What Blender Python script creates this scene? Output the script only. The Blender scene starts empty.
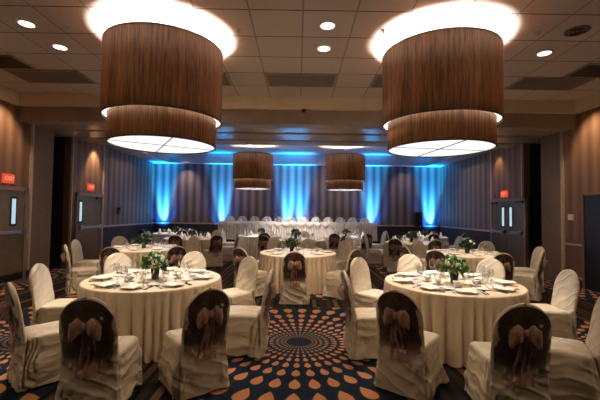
import bpy, bmesh, math, random
from mathutils import Matrix, Vector, noise
from math import sin, cos, pi, radians, sqrt, exp

random.seed(7)
SC = bpy.context.scene
COL = SC.collection

# ------------------------------------------------------------------ camera, world, exposure
cam_d = bpy.data.cameras.new('camera')
cam_d.sensor_width = 36.0
cam_d.lens = 357.95 / 600 * 36
cam_d.clip_start = 0.05
cam_d.clip_end = 100
cam = bpy.data.objects.new('camera', cam_d)
COL.objects.link(cam)
PITCH, YAW, ROLL = 0.0352, 0.0064, 0.0123


def cam_dir(x, y, fwd=1.0):
    c, s = cos(ROLL), sin(ROLL)
    x, y = c * x - s * y, s * x + c * y
    dx, dy, dz = x, fwd * cos(PITCH) - y * sin(PITCH), fwd * sin(PITCH) + y * cos(PITCH)
    cy, sy = cos(YAW), sin(YAW)
    return Vector((cy * dx + sy * dy, -sy * dx + cy * dy, dz))


vx, vy, vz = cam_dir(1, 0, 0), cam_dir(0, 1, 0), -cam_dir(0, 0, 1)
M = Matrix((vx, vy, vz)).transposed().to_4x4()
M.translation = Vector((0, 0, 1.65))
cam.matrix_world = M
SC.camera = cam

W = bpy.data.worlds.new('world')
SC.world = W
W.use_nodes = True
W.node_tree.nodes['Background'].inputs[0].default_value = (0.02, 0.02, 0.025, 1)
W.node_tree.nodes['Background'].inputs[1].default_value = 0.5

SC.view_settings.view_transform = 'Standard'
SC.view_settings.look = 'None'
SC.view_settings.gamma = 1
SC.view_settings.use_curve_mapping = False
SC.view_settings.exposure = 0.35

# light levels
L_DIFF = 0.95        # pendant bottom diffuser radiance
L_RING = 1.8        # glowing ring between the drums
P_UP = 620          # watts of the lamp shining up inside each pendant
P_DOWN = 300           # watts of the spot added below each pendant diffuser
P_CAN = 55          # recessed ceiling lights and the added fill spots
P_WASH = 95         # wall washers, with the added far side pair
P_BLUE = 14000        # blue uplights
P_FILL = 22        # unseen fill lights added overhead, out of view


def light(name, typ, loc, power, color, size=0.1, target=None, spot=60, blend=0.6):
    d = bpy.data.lights.new(name, typ)
    d.energy = power
    d.color = color
    if typ == 'AREA':
        d.shape = 'DISK'
        d.size = size
    else:
        d.shadow_soft_size = size
    if typ == 'SPOT':
        d.spot_size = radians(spot)
        d.spot_blend = blend
    o = bpy.data.objects.new(name, d)
    COL.objects.link(o)
    o.location = loc
    if target is not None:
        v = Vector(target) - Vector(loc)
        o.rotation_euler = v.to_track_quat('-Z', 'Y').to_euler()
    return o


WARM = (1.0, 0.78, 0.52)
WHITE = (1.0, 0.93, 0.82)

# ------------------------------------------------------------------ node helpers


class E:
    """tiny expression builder for Math nodes"""

    def __init__(s, nt, sock):
        s.nt, s.s = nt, sock

    def op(s, o, *a):
        n = s.nt.nodes.new('ShaderNodeMath')
        n.operation = o
        for i, v in enumerate((s,) + a):
            if isinstance(v, E):
                s.nt.links.new(v.s, n.inputs[i])
            else:
                n.inputs[i].default_value = v
        return E(s.nt, n.outputs[0])

    def __add__(s, b): return s.op('ADD', b)
    def __sub__(s, b): return s.op('SUBTRACT', b)
    def __mul__(s, b): return s.op('MULTIPLY', b)
    def __truediv__(s, b): return s.op('DIVIDE', b)
    def lt(s, b): return s.op('LESS_THAN', b)
    def gt(s, b): return s.op('GREATER_THAN', b)
    def abs(s): return s.op('ABSOLUTE')
    def fract(s): return s.op('FRACT')


def new_mat(name, color=(0.8, 0.8, 0.8), rough=0.5, metal=0.0, sheen=0.0, spec=0.5):
    m = bpy.data.materials.new(name)
    m.use_nodes = True
    b = m.node_tree.nodes['Principled BSDF']
    b.inputs['Base Color'].default_value = (*color, 1)
    b.inputs['Roughness'].default_value = rough
    b.inputs['Metallic'].default_value = metal
    b.inputs['Specular IOR Level'].default_value = spec
    if sheen:
        b.inputs['Sheen Weight'].default_value = sheen
    return m


def nodes_of(m):
    nt = m.node_tree
    return nt, nt.nodes['Principled BSDF']


def coords(nt, kind='Object'):
    tc = nt.nodes.new('ShaderNodeTexCoord')
    sp = nt.nodes.new('ShaderNodeSeparateXYZ')
    nt.links.new(tc.outputs[kind], sp.inputs[0])
    return tc.outputs[kind], E(nt, sp.outputs[0]), E(nt, sp.outputs[1]), E(nt, sp.outputs[2])


def mixc(nt, fac, a, b):
    n = nt.nodes.new('ShaderNodeMix')
    n.data_type = 'RGBA'
    for i, v in ((0, fac), (6, a), (7, b)):
        if isinstance(v, E):
            nt.links.new(v.s, n.inputs[i])
        elif isinstance(v, bpy.types.NodeSocket):
            nt.links.new(v, n.inputs[i])
        elif i == 0:
            n.inputs[i].default_value = v
        else:
            n.inputs[i].default_value = (*v, 1)
    return n.outputs[2]


def noise_tex(nt, vec, scale=(1, 1, 1), s=1.0, detail=3.0):
    mp = nt.nodes.new('ShaderNodeMapping')
    mp.inputs['Scale'].default_value = scale
    nt.links.new(vec, mp.inputs[0])
    n = nt.nodes.new('ShaderNodeTexNoise')
    n.inputs['Scale'].default_value = s
    n.inputs['Detail'].default_value = detail
    nt.links.new(mp.outputs[0], n.inputs['Vector'])
    return E(nt, n.outputs[0])


def noisy(name, c1, c2, s=8, scale=(1, 1, 1), rough=0.6, bump=0.0, **k):
    m = new_mat(name, c1, rough, **k)
    nt, b = nodes_of(m)
    v, *_ = coords(nt)
    n = noise_tex(nt, v, scale, s)
    f = (n - 0.32) * 2.8
    f = f.op('MINIMUM', 1.0).op('MAXIMUM', 0.0)
    nt.links.new(mixc(nt, f, c1, c2), b.inputs['Base Color'])
    if bump:
        bp = nt.nodes.new('ShaderNodeBump')
        bp.inputs['Strength'].default_value = bump
        bp.inputs['Distance'].default_value = 0.01
        nt.links.new(n.s, bp.inputs['Height'])
        nt.links.new(bp.outputs[0], b.inputs['Normal'])
    return m


def emit_mat(name, color, strength):
    m = bpy.data.materials.new(name)
    m.use_nodes = True
    nt = m.node_tree
    nt.nodes.clear()
    o = nt.nodes.new('ShaderNodeOutputMaterial')
    e = nt.nodes.new('ShaderNodeEmission')
    e.inputs[0].default_value = (*color, 1)
    e.inputs[1].default_value = strength
    nt.links.new(e.outputs[0], o.inputs[0])
    return m


def wallpaper(name, axis, lo, hi, wains, period=0.36):
    m = new_mat(name, lo, 0.55)
    nt, b = nodes_of(m)
    v, x, y, z = coords(nt)
    c = x if axis == 'x' else y
    s1 = (c * (2 * pi / period)).op('SINE') * 0.5 + 0.5
    fine = (c * (2 * pi / (period / 6.0))).op('SINE') * 0.5 + 0.5
    n = noise_tex(nt, v, (1, 1, 0.15) if axis == 'x' else (1, 1, 0.15), 9)
    f = s1 * 0.72 + fine * 0.12 + n * 0.2
    col = mixc(nt, f, lo, hi)
    n2 = noise_tex(nt, v, (1, 1, 1), 30)
    wc = mixc(nt, n2, wains, tuple(q * 1.5 for q in wains))
    out = mixc(nt, z.gt(1.08), wc, col)
    nt.links.new(out, b.inputs['Base Color'])
    return m


MAT = {}
MAT['paper_x'] = wallpaper('striped wallpaper back', 'x', (0.045, 0.032, 0.032), (0.27, 0.20, 0.18), (0.035, 0.02, 0.02))
MAT['paper_y'] = wallpaper('striped wallpaper side', 'y', (0.055, 0.034, 0.026), (0.26, 0.17, 0.125), (0.045, 0.026, 0.022))
MAT['paper_near'] = wallpaper('brown wallpaper', 'y', (0.13, 0.062, 0.032), (0.27, 0.135, 0.07), (0.14, 0.07, 0.038), 0.3)
MAT['panel'] = noisy('brown panel', (0.19, 0.12, 0.055), (0.23, 0.145, 0.07), 6, (1, 1, 4))
MAT['dark'] = new_mat('recess shade black', (0.012, 0.01, 0.01), 0.8)  # near black: the pocket's shade is put into the colour
MAT['moulding'] = noisy('tan moulding', (0.48, 0.36, 0.25), (0.56, 0.42, 0.30), 14, rough=0.4)
MAT['base'] = new_mat('dark baseboard', (0.02, 0.015, 0.012), 0.5)
MAT['fascia'] = noisy('tan fascia paint', (0.66, 0.53, 0.38), (0.72, 0.58, 0.42), 3, rough=0.6)
MAT['header'] = noisy('brown header paint', (0.25, 0.175, 0.115), (0.30, 0.21, 0.14), 3, rough=0.5)
MAT['soffit'] = noisy('satin soffit paint', (0.42, 0.34, 0.27), (0.46, 0.37, 0.30), 3, rough=0.22)
MAT['farceil'] = noisy('grey ceiling paint', (0.42, 0.38, 0.36), (0.47, 0.43, 0.41), 2, rough=0.35)
MAT['door'] = noisy('olive door paint', (0.17, 0.115, 0.05), (0.21, 0.145, 0.065), 5, rough=0.45)
MAT['steel'] = new_mat('brushed steel', (0.5, 0.48, 0.45), 0.35, 0.9)
MAT['black'] = new_mat('black plastic', (0.012, 0.012, 0.014), 0.4)
MAT['white'] = new_mat('white plastic', (0.7, 0.68, 0.62), 0.5)
MAT['exit'] = emit_mat('lit red exit sign', (1.0, 0.10, 0.045), 0.62)
MAT['exit_text'] = emit_mat('lit exit letters', (1.0, 0.36, 0.22), .75)
MAT['daylight'] = emit_mat('lit corridor window', (0.50, 0.72, 0.80), 0.75)
MAT['diffuser'] = emit_mat('lit lamp diffuser', (1.0, 0.96, 0.92), L_DIFF)
MAT['ring'] = emit_mat('lit lamp ring', (1.0, 0.90, 0.76), L_RING)
MAT['bulb'] = emit_mat('lit recessed bulb', (1.0, 0.86, 0.78), 3.0)
MAT['wire'] = new_mat('dark wire', (0.02, 0.018, 0.016), 0.5)
MAT['diffline'] = new_mat('grey diffuser seam', (0.10, 0.09, 0.08), 0.6)
MAT['cloth'] = noisy('champagne satin tablecloth', (0.68, 0.54, 0.38), (0.74, 0.59, 0.42), 5, rough=0.36)
MAT['clothw'] = noisy('white tablecloth', (0.80, 0.70, 0.62), (0.86, 0.76, 0.68), 5, rough=0.6)
MAT['cover'] = noisy('ivory satin chair cover', (0.62, 0.52, 0.40), (0.68, 0.57, 0.44), 7, rough=0.30)


def drape_bump(m):
    nt, b = nodes_of(m)
    v = coords(nt)[0]
    mp = nt.nodes.new('ShaderNodeMapping')
    mp.inputs['Rotation'].default_value = (0.5, 0.9, 0.4)
    nt.links.new(v, mp.inputs[0])
    w = nt.nodes.new('ShaderNodeTexWave')
    w.inputs['Scale'].default_value = 2.9
    w.inputs['Distortion'].default_value = 7.0
    w.inputs['Detail'].default_value = 1.5
    w.inputs['Detail Scale'].default_value = 1.2
    nt.links.new(mp.outputs[0], w.inputs[0])
    h = E(nt, w.outputs['Fac']).op('POWER', 3.0) * noise_tex(nt, v, (1, 1, 1), 5) * 1.6
    bp = nt.nodes.new('ShaderNodeBump')
    bp.inputs['Strength'].default_value = 0.42
    bp.inputs['Distance'].default_value = 0.02
    nt.links.new(h.s, bp.inputs['Height'])
    nt.links.new(bp.outputs[0], b.inputs['Normal'])


drape_bump(MAT['cover'])
MAT['china'] = new_mat('white china', (0.82, 0.80, 0.76), 0.15)
MAT['napkin'] = noisy('peach napkin', (0.76, 0.62, 0.50), (0.82, 0.69, 0.57), 20, rough=0.7)
MAT['napkinw'] = noisy('white napkin', (0.8, 0.74, 0.72), (0.86, 0.8, 0.78), 20, rough=0.7)
MAT['silver'] = new_mat('silver cutlery', (0.30, 0.28, 0.26), 0.2, 1.0)
MAT['leaf'] = noisy('green leaves', (0.02, 0.10, 0.012), (0.09, 0.26, 0.03), 40, rough=0.45)
MAT['leafdark'] = noisy('dark green leaves', (0.010, 0.03, 0.010), (0.03, 0.07, 0.02), 40, rough=0.45)
MAT['petal'] = noisy('white petals', (0.80, 0.82, 0.66), (0.88, 0.88, 0.76), 30, rough=0.6)
MAT['petalp'] = noisy('pale mauve petals', (0.42, 0.36, 0.5), (0.6, 0.5, 0.6), 30, rough=0.6)
MAT['vase'] = new_mat('dark glass vase', (0.03, 0.05, 0.035), 0.08)
MAT['riser'] = new_mat('black riser skirt', (0.01, 0.01, 0.015), 0.8)
MAT['metal_leg'] = new_mat('dark steel leg', (0.05, 0.05, 0.05), 0.4, 0.8)
MAT['vent'] = new_mat('grey register paint', (0.16, 0.13, 0.11), 0.6)
MAT['ventframe'] = new_mat('dark tan register paint', (0.30, 0.24, 0.19), 0.6)


def translucent_mat(name, c1, c2, alpha, rough=0.4, scale=(1, 1, 0.3), s=12, trans=0.0):
    m = noisy(name, c1, c2, s, scale, rough, sheen=0.4)
    nt, b = nodes_of(m)
    out = nt.nodes['Material Output']
    src = b.outputs[0]
    if trans:
        tl = nt.nodes.new('ShaderNodeBsdfTranslucent')
        nt.links.new(b.inputs['Base Color'].links[0].from_socket, tl.inputs[0])
        mx = nt.nodes.new('ShaderNodeMixShader')
        mx.inputs[0].default_value = trans
        nt.links.new(src, mx.inputs[1])
        nt.links.new(tl.outputs[0], mx.inputs[2])
        src = mx.outputs[0]
    if alpha < 1:
        tp = nt.nodes.new('ShaderNodeBsdfTransparent')
        mx = nt.nodes.new('ShaderNodeMixShader')
        mx.inputs[0].default_value = alpha
        nt.links.new(tp.outputs[0], mx.inputs[1])
        nt.links.new(src, mx.inputs[2])
        src = mx.outputs[0]
    nt.links.new(src, out.inputs[0])
    return m


MAT['sash'] = translucent_mat('brown organza', (0.05, 0.024, 0.016), (0.13, 0.065, 0.042), 0.80, 0.25, (1, 1, .5), 9)
def fade_sash():
    nt = MAT['sash'].node_tree
    v, x, y, z = coords(nt)
    f = ((z - 0.38) * 5.0).op('MINIMUM', 1.0).op('MAXIMUM', 0.0) * 0.84
    mx = nt.nodes['Material Output'].inputs[0].links[0].from_node
    nt.links.new(f.s, mx.inputs[0])


fade_sash()
MAT['bow'] = translucent_mat('copper organza bow', (0.32, 0.16, 0.11), (0.60, 0.34, 0.25), 0.66, 0.25, (1, 1, .5), 22)


def glass_mat():
    m = bpy.data.materials.new('clear glass')
    m.use_nodes = True
    nt = m.node_tree
    nt.nodes.clear()
    o = nt.nodes.new('ShaderNodeOutputMaterial')
    g = nt.nodes.new('ShaderNodeBsdfGlossy')
    g.inputs['Roughness'].default_value = 0.08
    t = nt.nodes.new('ShaderNodeBsdfTransparent')
    t.inputs[0].default_value = (0.90, 0.91, 0.92, 1)
    lw = nt.nodes.new('ShaderNodeLayerWeight')
    lw.inputs[0].default_value = 0.35
    mx = nt.nodes.new('ShaderNodeMixShader')
    nt.links.new(lw.outputs['Facing'], mx.inputs[0])
    nt.links.new(t.outputs[0], mx.inputs[1])
    nt.links.new(g.outputs[0], mx.inputs[2])
    nt.links.new(mx.outputs[0], o.inputs[0])
    return m


MAT['glass'] = glass_mat()


def wood_mat():
    m = new_mat('zebrano veneer shade', (0.2, 0.1, 0.05), 0.6)
    nt, b = nodes_of(m)
    v, x, y, z = coords(nt)
    a = noise_tex(nt, v, (1, 1, 0.03), 34, 5)
    c = noise_tex(nt, v, (1, 1, 0.06), 75, 2)
    d = noise_tex(nt, v, (1, 1, 0.1), 2.2, 1)
    f = ((a - 0.30) * 2.0 + (c - 0.5) * 1.6 + (d - 0.5) * 1.1).op('MINIMUM', 1.0).op('MAXIMUM', 0.0)
    col = mixc(nt, f, (0.13, 0.058, 0.025), (0.38, 0.185, 0.085))
    nt.links.new(col, b.inputs['Base Color'])
    tl = nt.nodes.new('ShaderNodeBsdfTranslucent')
    nt.links.new(col, tl.inputs[0])
    mx = nt.nodes.new('ShaderNodeMixShader')
    mx.inputs[0].default_value = 0.12
    nt.links.new(b.outputs[0], mx.inputs[1])
    nt.links.new(tl.outputs[0], mx.inputs[2])
    nt.links.new(mx.outputs[0], nt.nodes['Material Output'].inputs[0])
    return m


MAT['wood'] = wood_mat()


def ceiling_mat():
    m = new_mat('acoustic ceiling tiles', (0.3, 0.25, 0.22), 0.8)
    nt, b = nodes_of(m)
    v, x, y, z = coords(nt)
    P = 0.726
    gx = ((x - 0.04) / P + 100.0).fract()
    gy = ((y - 4.706) / P + 100.0).fract()
    ex = (gx - 0.5).abs().gt(0.5 - 0.016)
    ey = (gy - 0.5).abs().gt(0.5 - 0.013)
    n = noise_tex(nt, v, (1, 1, 1), 60)
    wn = nt.nodes.new('ShaderNodeTexWhiteNoise')
    cx = nt.nodes.new('ShaderNodeCombineXYZ')
    nt.links.new(((x - 0.04) / P + 100.0).op('FLOOR').s, cx.inputs[0])
    nt.links.new(((y - 4.706) / P + 100.0).op('FLOOR').s, cx.inputs[1])
    nt.links.new(cx.outputs[0], wn.inputs[0])
    f = n * 0.6 + E(nt, wn.outputs[0]) * 0.4
    tile = mixc(nt, f, (0.50, 0.425, 0.38), (0.62, 0.54, 0.49))
    c1 = mixc(nt, ey, tile, (0.045, 0.035, 0.03))
    c2 = mixc(nt, ex, c1, (0.30, 0.26, 0.23))  # bars running in depth are lighter, their glint put into the colour
    nt.links.new(c2, b.inputs['Base Color'])
    return m


MAT['ceiling'] = ceiling_mat()


def carpet_mat():
    m = new_mat('patterned carpet', (0.01, 0.02, 0.04), 0.95, spec=0.1)
    nt, b = nodes_of(m)
    v, x, y, z = coords(nt)
    PX, PY = 3.4, 3.9
    lx = (((x - 0.04) / PX + 100.5).fract() - 0.5) * PX
    ly = (((y - 4.64) / PY + 100.5).fract() - 0.5) * PY
    r = (lx * lx + ly * ly).op('SQRT')
    th = ly.op('ARCTAN2', lx)
    k = 0.235
    u = r.op('MAXIMUM', 0.01).op('LOGARITHM', math.e) / k + 100.0
    t = u.fract()
    vv = (th * (38 / (2 * pi)) + 100.25).fract() - 0.5
    s = ((t - 0.14) / 0.74)
    s = s.op('MAXIMUM', 0.0).op('MINIMUM', 1.0)
    hw = (s.op('POWER', 0.95) * (s * -1.0 + 1.0).op('SQRT')) * 0.76
    wob = noise_tex(nt, v, (1, 1, 1), 16)
    drop = (vv.abs() - (hw * (wob * 0.25 + 0.88))).lt(-0.01)
    edge = (vv.abs() - hw).lt(0.06) * s.gt(0.001)
    inner = r.gt(0.15)
    # stripes
    st = (x / 0.13 + 100.0)
    sid = st.op('FLOOR')
    wn = nt.nodes.new('ShaderNodeTexWhiteNoise')
    wn.noise_dimensions = '1D'
    nt.links.new(sid.s, wn.inputs['W'])
    sw = (st.fract() - 0.5).abs().lt(0.30)
    n = noise_tex(nt, v, (1, 1, 1), 90)
    n2 = noise_tex(nt, v, (1, 1, 1), 7)
    orange = mixc(nt, n * 0.6 + n2 * 0.4, (0.22, 0.075, 0.035), (0.58, 0.28, 0.14))
    orange = mixc(nt, r.gt(0.46), (0.20, 0.13, 0.08), orange)
    navy = mixc(nt, n2, (0.004, 0.008, 0.017), (0.012, 0.022, 0.042))
    rim = mixc(nt, edge * inner, navy, (0.035, 0.02, 0.014))
    med = mixc(nt, drop * inner, rim, orange)
    scol = mixc(nt, E(nt, wn.outputs[0]).op('POWER', 2.5), (0.02, 0.012, 0.008), (0.17, 0.09, 0.03))
    stripes = mixc(nt, sw, (0.006, 0.006, 0.008), scol)
    inmed = lx.abs().lt(1.12) * ly.abs().lt(1.66)
    out = mixc(nt, inmed, stripes, med)
    nt.links.new(out, b.inputs['Base Color'])
    bp = nt.nodes.new('ShaderNodeBump')
    bp.inputs['Strength'].default_value = 0.4
    bp.inputs['Distance'].default_value = 0.004
    nt.links.new(noise_tex(nt, v, (1, 1, 1), 300).s, bp.inputs['Height'])
    nt.links.new(bp.outputs[0], b.inputs['Normal'])
    return m


MAT['carpet'] = carpet_mat()

# ------------------------------------------------------------------ mesh helpers


class MB:
    def __init__(s):
        s.v, s.f, s.mi, s.sm = [], [], [], []

    def add(s, vs, fs, mi=0, smooth=False):
        o = len(s.v)
        s.v += [tuple(p) for p in vs]
        for f in fs:
            s.f.append(tuple(o + i for i in f))
            s.mi.append(mi)
            s.sm.append(smooth)
        return s

    def box(s, x0, x1, y0, y1, z0, z1, mi=0):
        vs = [(x, y, z) for z in (z0, z1) for y in (y0, y1) for x in (x0, x1)]
        return s.add(vs, [(0, 2, 3, 1), (4, 5, 7, 6), (0, 1, 5, 4), (2, 6, 7, 3), (0, 4, 6, 2), (1, 3, 7, 5)], mi)

    def lathe(s, prof, n=24, cx=0, cy=0, mi=0, smooth=True, cap=False, closed=False):
        vs, fs = [], []
        for r, z in prof:
            for i in range(n):
                a = 2 * pi * i / n
                vs.append((cx + r * cos(a), cy + r * sin(a), z))
        m = len(prof)
        rng = m if closed else m - 1
        for j in range(rng):
            j2 = (j + 1) % m
            for i in range(n):
                i2 = (i + 1) % n
                fs.append((j * n + i, j * n + i2, j2 * n + i2, j2 * n + i))
        if cap:
            fs.append(tuple(reversed(range(n))))
            fs.append(tuple((m - 1) * n + i for i in range(n)))
        return s.add(vs, fs, mi, smooth)

    def grid(s, rows, mi=0, smooth=True, wrap=False):
        n = len(rows[0])
        vs = [p for r in rows for p in r]
        fs = []
        for j in range(len(rows) - 1):
            for i in range(n if wrap else n - 1):
                i2 = (i + 1) % n
                fs.append((j * n + i, j * n + i2, (j + 1) * n + i2, (j + 1) * n + i))
        return s.add(vs, fs, mi, smooth)

    def tube(s, pts, r, n=8, mi=0):
        rows = []
        for i, p in enumerate(pts):
            p = Vector(p)
            q = Vector(pts[min(i + 1, len(pts) - 1)]) - Vector(pts[max(i - 1, 0)])
            q.normalize()
            u = q.orthogonal().normalized()
            w = q.cross(u)
            rr = r[i] if isinstance(r, (list, tuple)) else r
            rows.append([p + (u * cos(2 * pi * k / n) + w * sin(2 * pi * k / n)) * rr for k in range(n)])
        # keep ring orientation steady
        for j in range(1, len(rows)):
            best = min(range(n), key=lambda k: (rows[j][k] - rows[j - 1][0]).length)
            rows[j] = rows[j][best:] + rows[j][:best]
        s.grid(rows, mi, True, True)
        o = len(s.v) - n * len(rows)
        s.f.append(tuple(reversed(range(o, o + n)))); s.mi.append(mi); s.sm.append(False)
        o2 = len(s.v) - n
        s.f.append(tuple(range(o2, o2 + n))); s.mi.append(mi); s.sm.append(False)
        return s

    def mesh(s, name, mats):
        me = bpy.data.meshes.new(name)
        me.from_pydata(s.v, [], s.f)
        for m in (mats if isinstance(mats, (list, tuple)) else [mats]):
            me.materials.append(m)
        for p, mi, sm in zip(me.polygons, s.mi, s.sm):
            p.material_index = mi
            p.use_smooth = sm
        bm = bmesh.new()
        bm.from_mesh(me)
        bmesh.ops.recalc_face_normals(bm, faces=bm.faces)
        bm.to_mesh(me)
        bm.free()
        me.update()
        return me

    def build(s, name, mats, parent=None, loc=None):
        o = bpy.data.objects.new(name, s.mesh(name, mats))
        COL.objects.link(o)
        if parent:
            o.parent = parent
        if loc:
            o.location = loc
        return o


def thing(name, label, cat, loc=(0, 0, 0), rz=0, group=None):
    o = bpy.data.objects.new(name, None)
    o.empty_display_size = 0.1
    COL.objects.link(o)
    o.location = loc
    o.rotation_euler = (0, 0, rz)
    return tag(o, label, cat, group)


def tag(o, label, cat, group=None):
    o['label'] = label
    o['category'] = cat
    if group:
        o['group'] = group
    return o


def struct(o):
    o['kind'] = 'structure'
    return o


def copy_tree(o, parent=None):
    c = o.copy()
    COL.objects.link(c)
    if parent:
        c.parent = parent
    for ch in list(o.children):
        copy_tree(ch, c)
    return c


# ------------------------------------------------------------------ room shell
XW = 6.6
YB = 16.5
YN = -5.0
struct(MB().box(-7.4, 7.4, YN, YB + 0.2, -0.1, 0).build('floor', MAT['carpet']))

# near ceiling, fascia, header, soffit, far ceiling
struct(MB().box(-XW - .2, XW + .2, YN, 8.42, 4.36, 4.46).build('ceiling', MAT['ceiling']))
c = MB()
c.box(-XW, XW, 8.3, 8.42, 4.08, 4.36, 0)                      # end fascia of the coffer
c.box(-XW, -XW + .10, YN, 8.3, 4.06, 4.36, 0)
c.box(XW - .10, XW, YN, 8.3, 4.06, 4.36, 0)
struct(c.build('trim_1', MAT['fascia']))
struct(MB().box(-7.4, 7.4, 8.42, 8.80, 3.74, 4.46).build('ceiling.001', MAT['header']))
c = MB()
c.box(-7.4, 7.4, 8.80, 9.40, 3.76, 4.46, 0)
c.box(-7.4, 7.4, 9.40, 9.62, 3.84, 4.46, 1)                   # dark track groove
c.box(-7.4, 7.4, 9.62, 10.45, 3.76, 4.46, 0)
c.box(-7.4, 7.4, 10.45, 11.1, 3.74, 4.46, 1)
struct(c.build('ceiling.002', [MAT['soffit'], MAT['header']]))
c = MB()
c.box(-XW - .2, XW + .2, 11.1, YB + .2, 4.30, 4.46)
c.box(-XW, -XW + .75, 11.1, YB, 3.84, 4.30)
c.box(XW - .75, XW, 11.1, YB, 3.84, 4.30)
c.box(-XW + .75, XW - .75, YB - .30, YB, 3.84, 4.30)
struct(c.build('ceiling.003', MAT['farceil']))

# back wall
struct(MB().box(-XW - .2, XW + .2, YB, YB + .2, 0, 4.4).build('wall_back', MAT['paper_x']))
struct(MB().box(-XW - .2, XW + .2, YN - .2, YN, 0, 4.4).build('wall_front', MAT['paper_near']))
for sgn, nm in ((-1, 'wall_left'), (1, 'wall_right')):
    def bx(mb, a, b, y0, y1, z0, z1, mi=0):
        x0, x1 = sorted((sgn * a, sgn * b))
        mb.box(x0, x1, y0, y1, z0, z1, mi)
    w = MB()
    bx(w, XW, XW + .2, YN, 8.86, 0, 4.4)
    struct(w.build(nm, MAT['paper_near']))
    w = MB()
    bx(w, XW, XW + .2, 12.12, YB, 0, 4.4)
    struct(w.build(nm + '.001', MAT['paper_y']))
    w = MB()
    bx(w, XW - .03, XW + .2, 10.42, 12.12, 0, 3.9)
    struct(w.build(nm + '.002', MAT['paper_near']))
    w = MB()
    bx(w, XW + .02, XW + .16, 8.86, 9.68, 0, 3.9)
    struct(w.build(nm + '.003', MAT['panel']))
    w = MB()
    bx(w, 7.3, 7.4, 8.86, 10.42, 0, 3.9)
    bx(w, XW + .2, 7.4, 10.42, 10.5, 0, 3.9)
    bx(w, XW + .2, 7.4, 8.76, 8.86, 0, 3.9)
    struct(w.build(nm + '.004', MAT['dark']))
    # chair rail, corner strips and picture-frame mouldings
    t = MB()
    bx(t, XW - .035, XW + .01, 12.12, YB, 1.07, 1.13)
    bx(t, XW - .05, XW + .01, 12.06, 12.14, 0, 3.84)
    bx(t, XW - .05, XW + .01, 10.40, 10.45, 0, 3.76)
    bx(t, XW - .05, XW + .02, 8.80, 8.87, .18, 4.06)
    bx(t, XW - .03, XW + .01, 8.22 if sgn > 0 else 8.78, 8.84, .95, .99)
    if sgn > 0:
        bx(t, XW - .03, XW + .01, 8.20, 8.86, .18, .22)
    struct(t.build('trim_2' if sgn < 0 else 'trim_3', MAT['moulding']))
    bb = MB()
    for a, b2 in ((YN, 8.86), (10.44, 12.06), (12.14, YB)):
        bx(bb, XW - .045, XW, a, b2, 0, .16)
    struct(bb.build('baseboard_left' if sgn < 0 else 'baseboard_right', MAT['base']))
struct(MB().box(-XW, XW, YB - .035, YB + .01, 1.07, 1.13).build('trim_4', MAT['moulding']))
struct(MB().box(-XW, XW, YB - .03, YB + .01, 0, .16).build('baseboard_back', MAT['base']))


# doors
def side_door(n, sgn, y0, y1, leaves, hinge_far=True, win_side=None):
    """a door in a side wall; y0..y1 is the outside of its frame"""
    X = XW if n == 1 else XW - .03
    root = bpy.data.objects.new('door_%d' % n, None)
    COL.objects.link(root)
    root.location = (sgn * X, (y0 + y1) / 2, 0)
    struct(root)
    h = (y1 - y0) / 2

    def bx(mb, d0, d1, a, b, z0, z1, mi=0):
        x0, x1 = sorted((-sgn * d0, -sgn * d1))
        mb.box(x0, x1, a, b, z0, z1, mi)
    f = MB()
    bx(f, -.02, .06, -h, -h + .09, 0, 2.17)
    bx(f, -.02, .06, h - .09, h, 0, 2.17)
    bx(f, -.02, .06, -h, h, 2.08, 2.17)
    f.build('door_frame', MAT['header'], root)
    wl = (2 * h - .18) / leaves
    for k in range(leaves):
        a = -h + .09 + k * wl + .004
        b = a + wl - .008
        lf = MB()
        bx(lf, -.01, .035, a, b, .01, 2.08)
        leaf = lf.build('door_leaf', MAT['door'], root)
        if leaves == 2:
            wy = b - .20 if k == 0 else a + .20
        else:
            wy = win_side
        wf = MB()
        bx(wf, .03, .045, wy - .10, wy + .10, 1.26, 1.94)
        w = wf.build('window_frame', MAT['black'], leaf)
        p = MB()
        bx(p, .044, .050, wy - .055, wy + .055, 1.31, 1.89)
        p.build('window_pane', MAT['daylight'], leaf)
        br = MB()
        ya, yb = a + .05, b - .05
        bx(br, .07, .11, ya, yb, 1.09, 1.16)
        bx(br, .03, .11, ya, ya + .12, 1.06, 1.19)
        bx(br, .03, .11, yb - .12, yb, 1.06, 1.19)
        br.build('push_bar', MAT['steel'], leaf)
        cl = MB()
        cy = (a + .02, a + .32) if (leaves == 2 and k == 0) or not hinge_far else (b - .32, b - .02)
        bx(cl, .035, .10, cy[0], cy[1], 2.0, 2.07)
        cl.build('door_closer', MAT['black'], leaf)
    return root


side_door(1, -1, 7.35, 8.74, 1, False, .27)
side_door(2, -1, 10.60, 12.02, 1, True, -.49)
side_door(3, 1, 10.20, 12.05, 2)
# dark doorway at the right edge
d = bpy.data.objects.new('door_4', None)
COL.objects.link(d)
d.location = (XW, 7.4, 0)
struct(d)
MB().box(-.05, .01, -.78, .78, 0, 2.12).build('door_leaf', MAT['black'], d)  # flat black slab standing in for the dark of the open doorway
MB().box(-.07, .01, .74, .80, 0, 2.17).box(-.07, .01, -.80, -.74, 0, 2.17).box(-.07, .01, -.8, .8, 2.12, 2.17).build(
    'door_frame', MAT['panel'], d)


def text_mesh(txt, size, mat, name, depth=0.004):
    cu = bpy.data.curves.new(name, 'FONT')
    cu.body = txt
    cu.size = size
    cu.extrude = depth
    cu.align_x = 'CENTER'
    cu.align_y = 'CENTER'
    t = bpy.data.objects.new(name, cu)
    COL.objects.link(t)
    bpy.context.view_layer.update()
    me = bpy.data.meshes.new_from_object(t.evaluated_get(bpy.context.evaluated_depsgraph_get()))
    bpy.data.objects.remove(t)
    me.materials.clear()
    me.materials.append(mat)
    o = bpy.data.objects.new(name, me)
    COL.objects.link(o)
    return o


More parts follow.
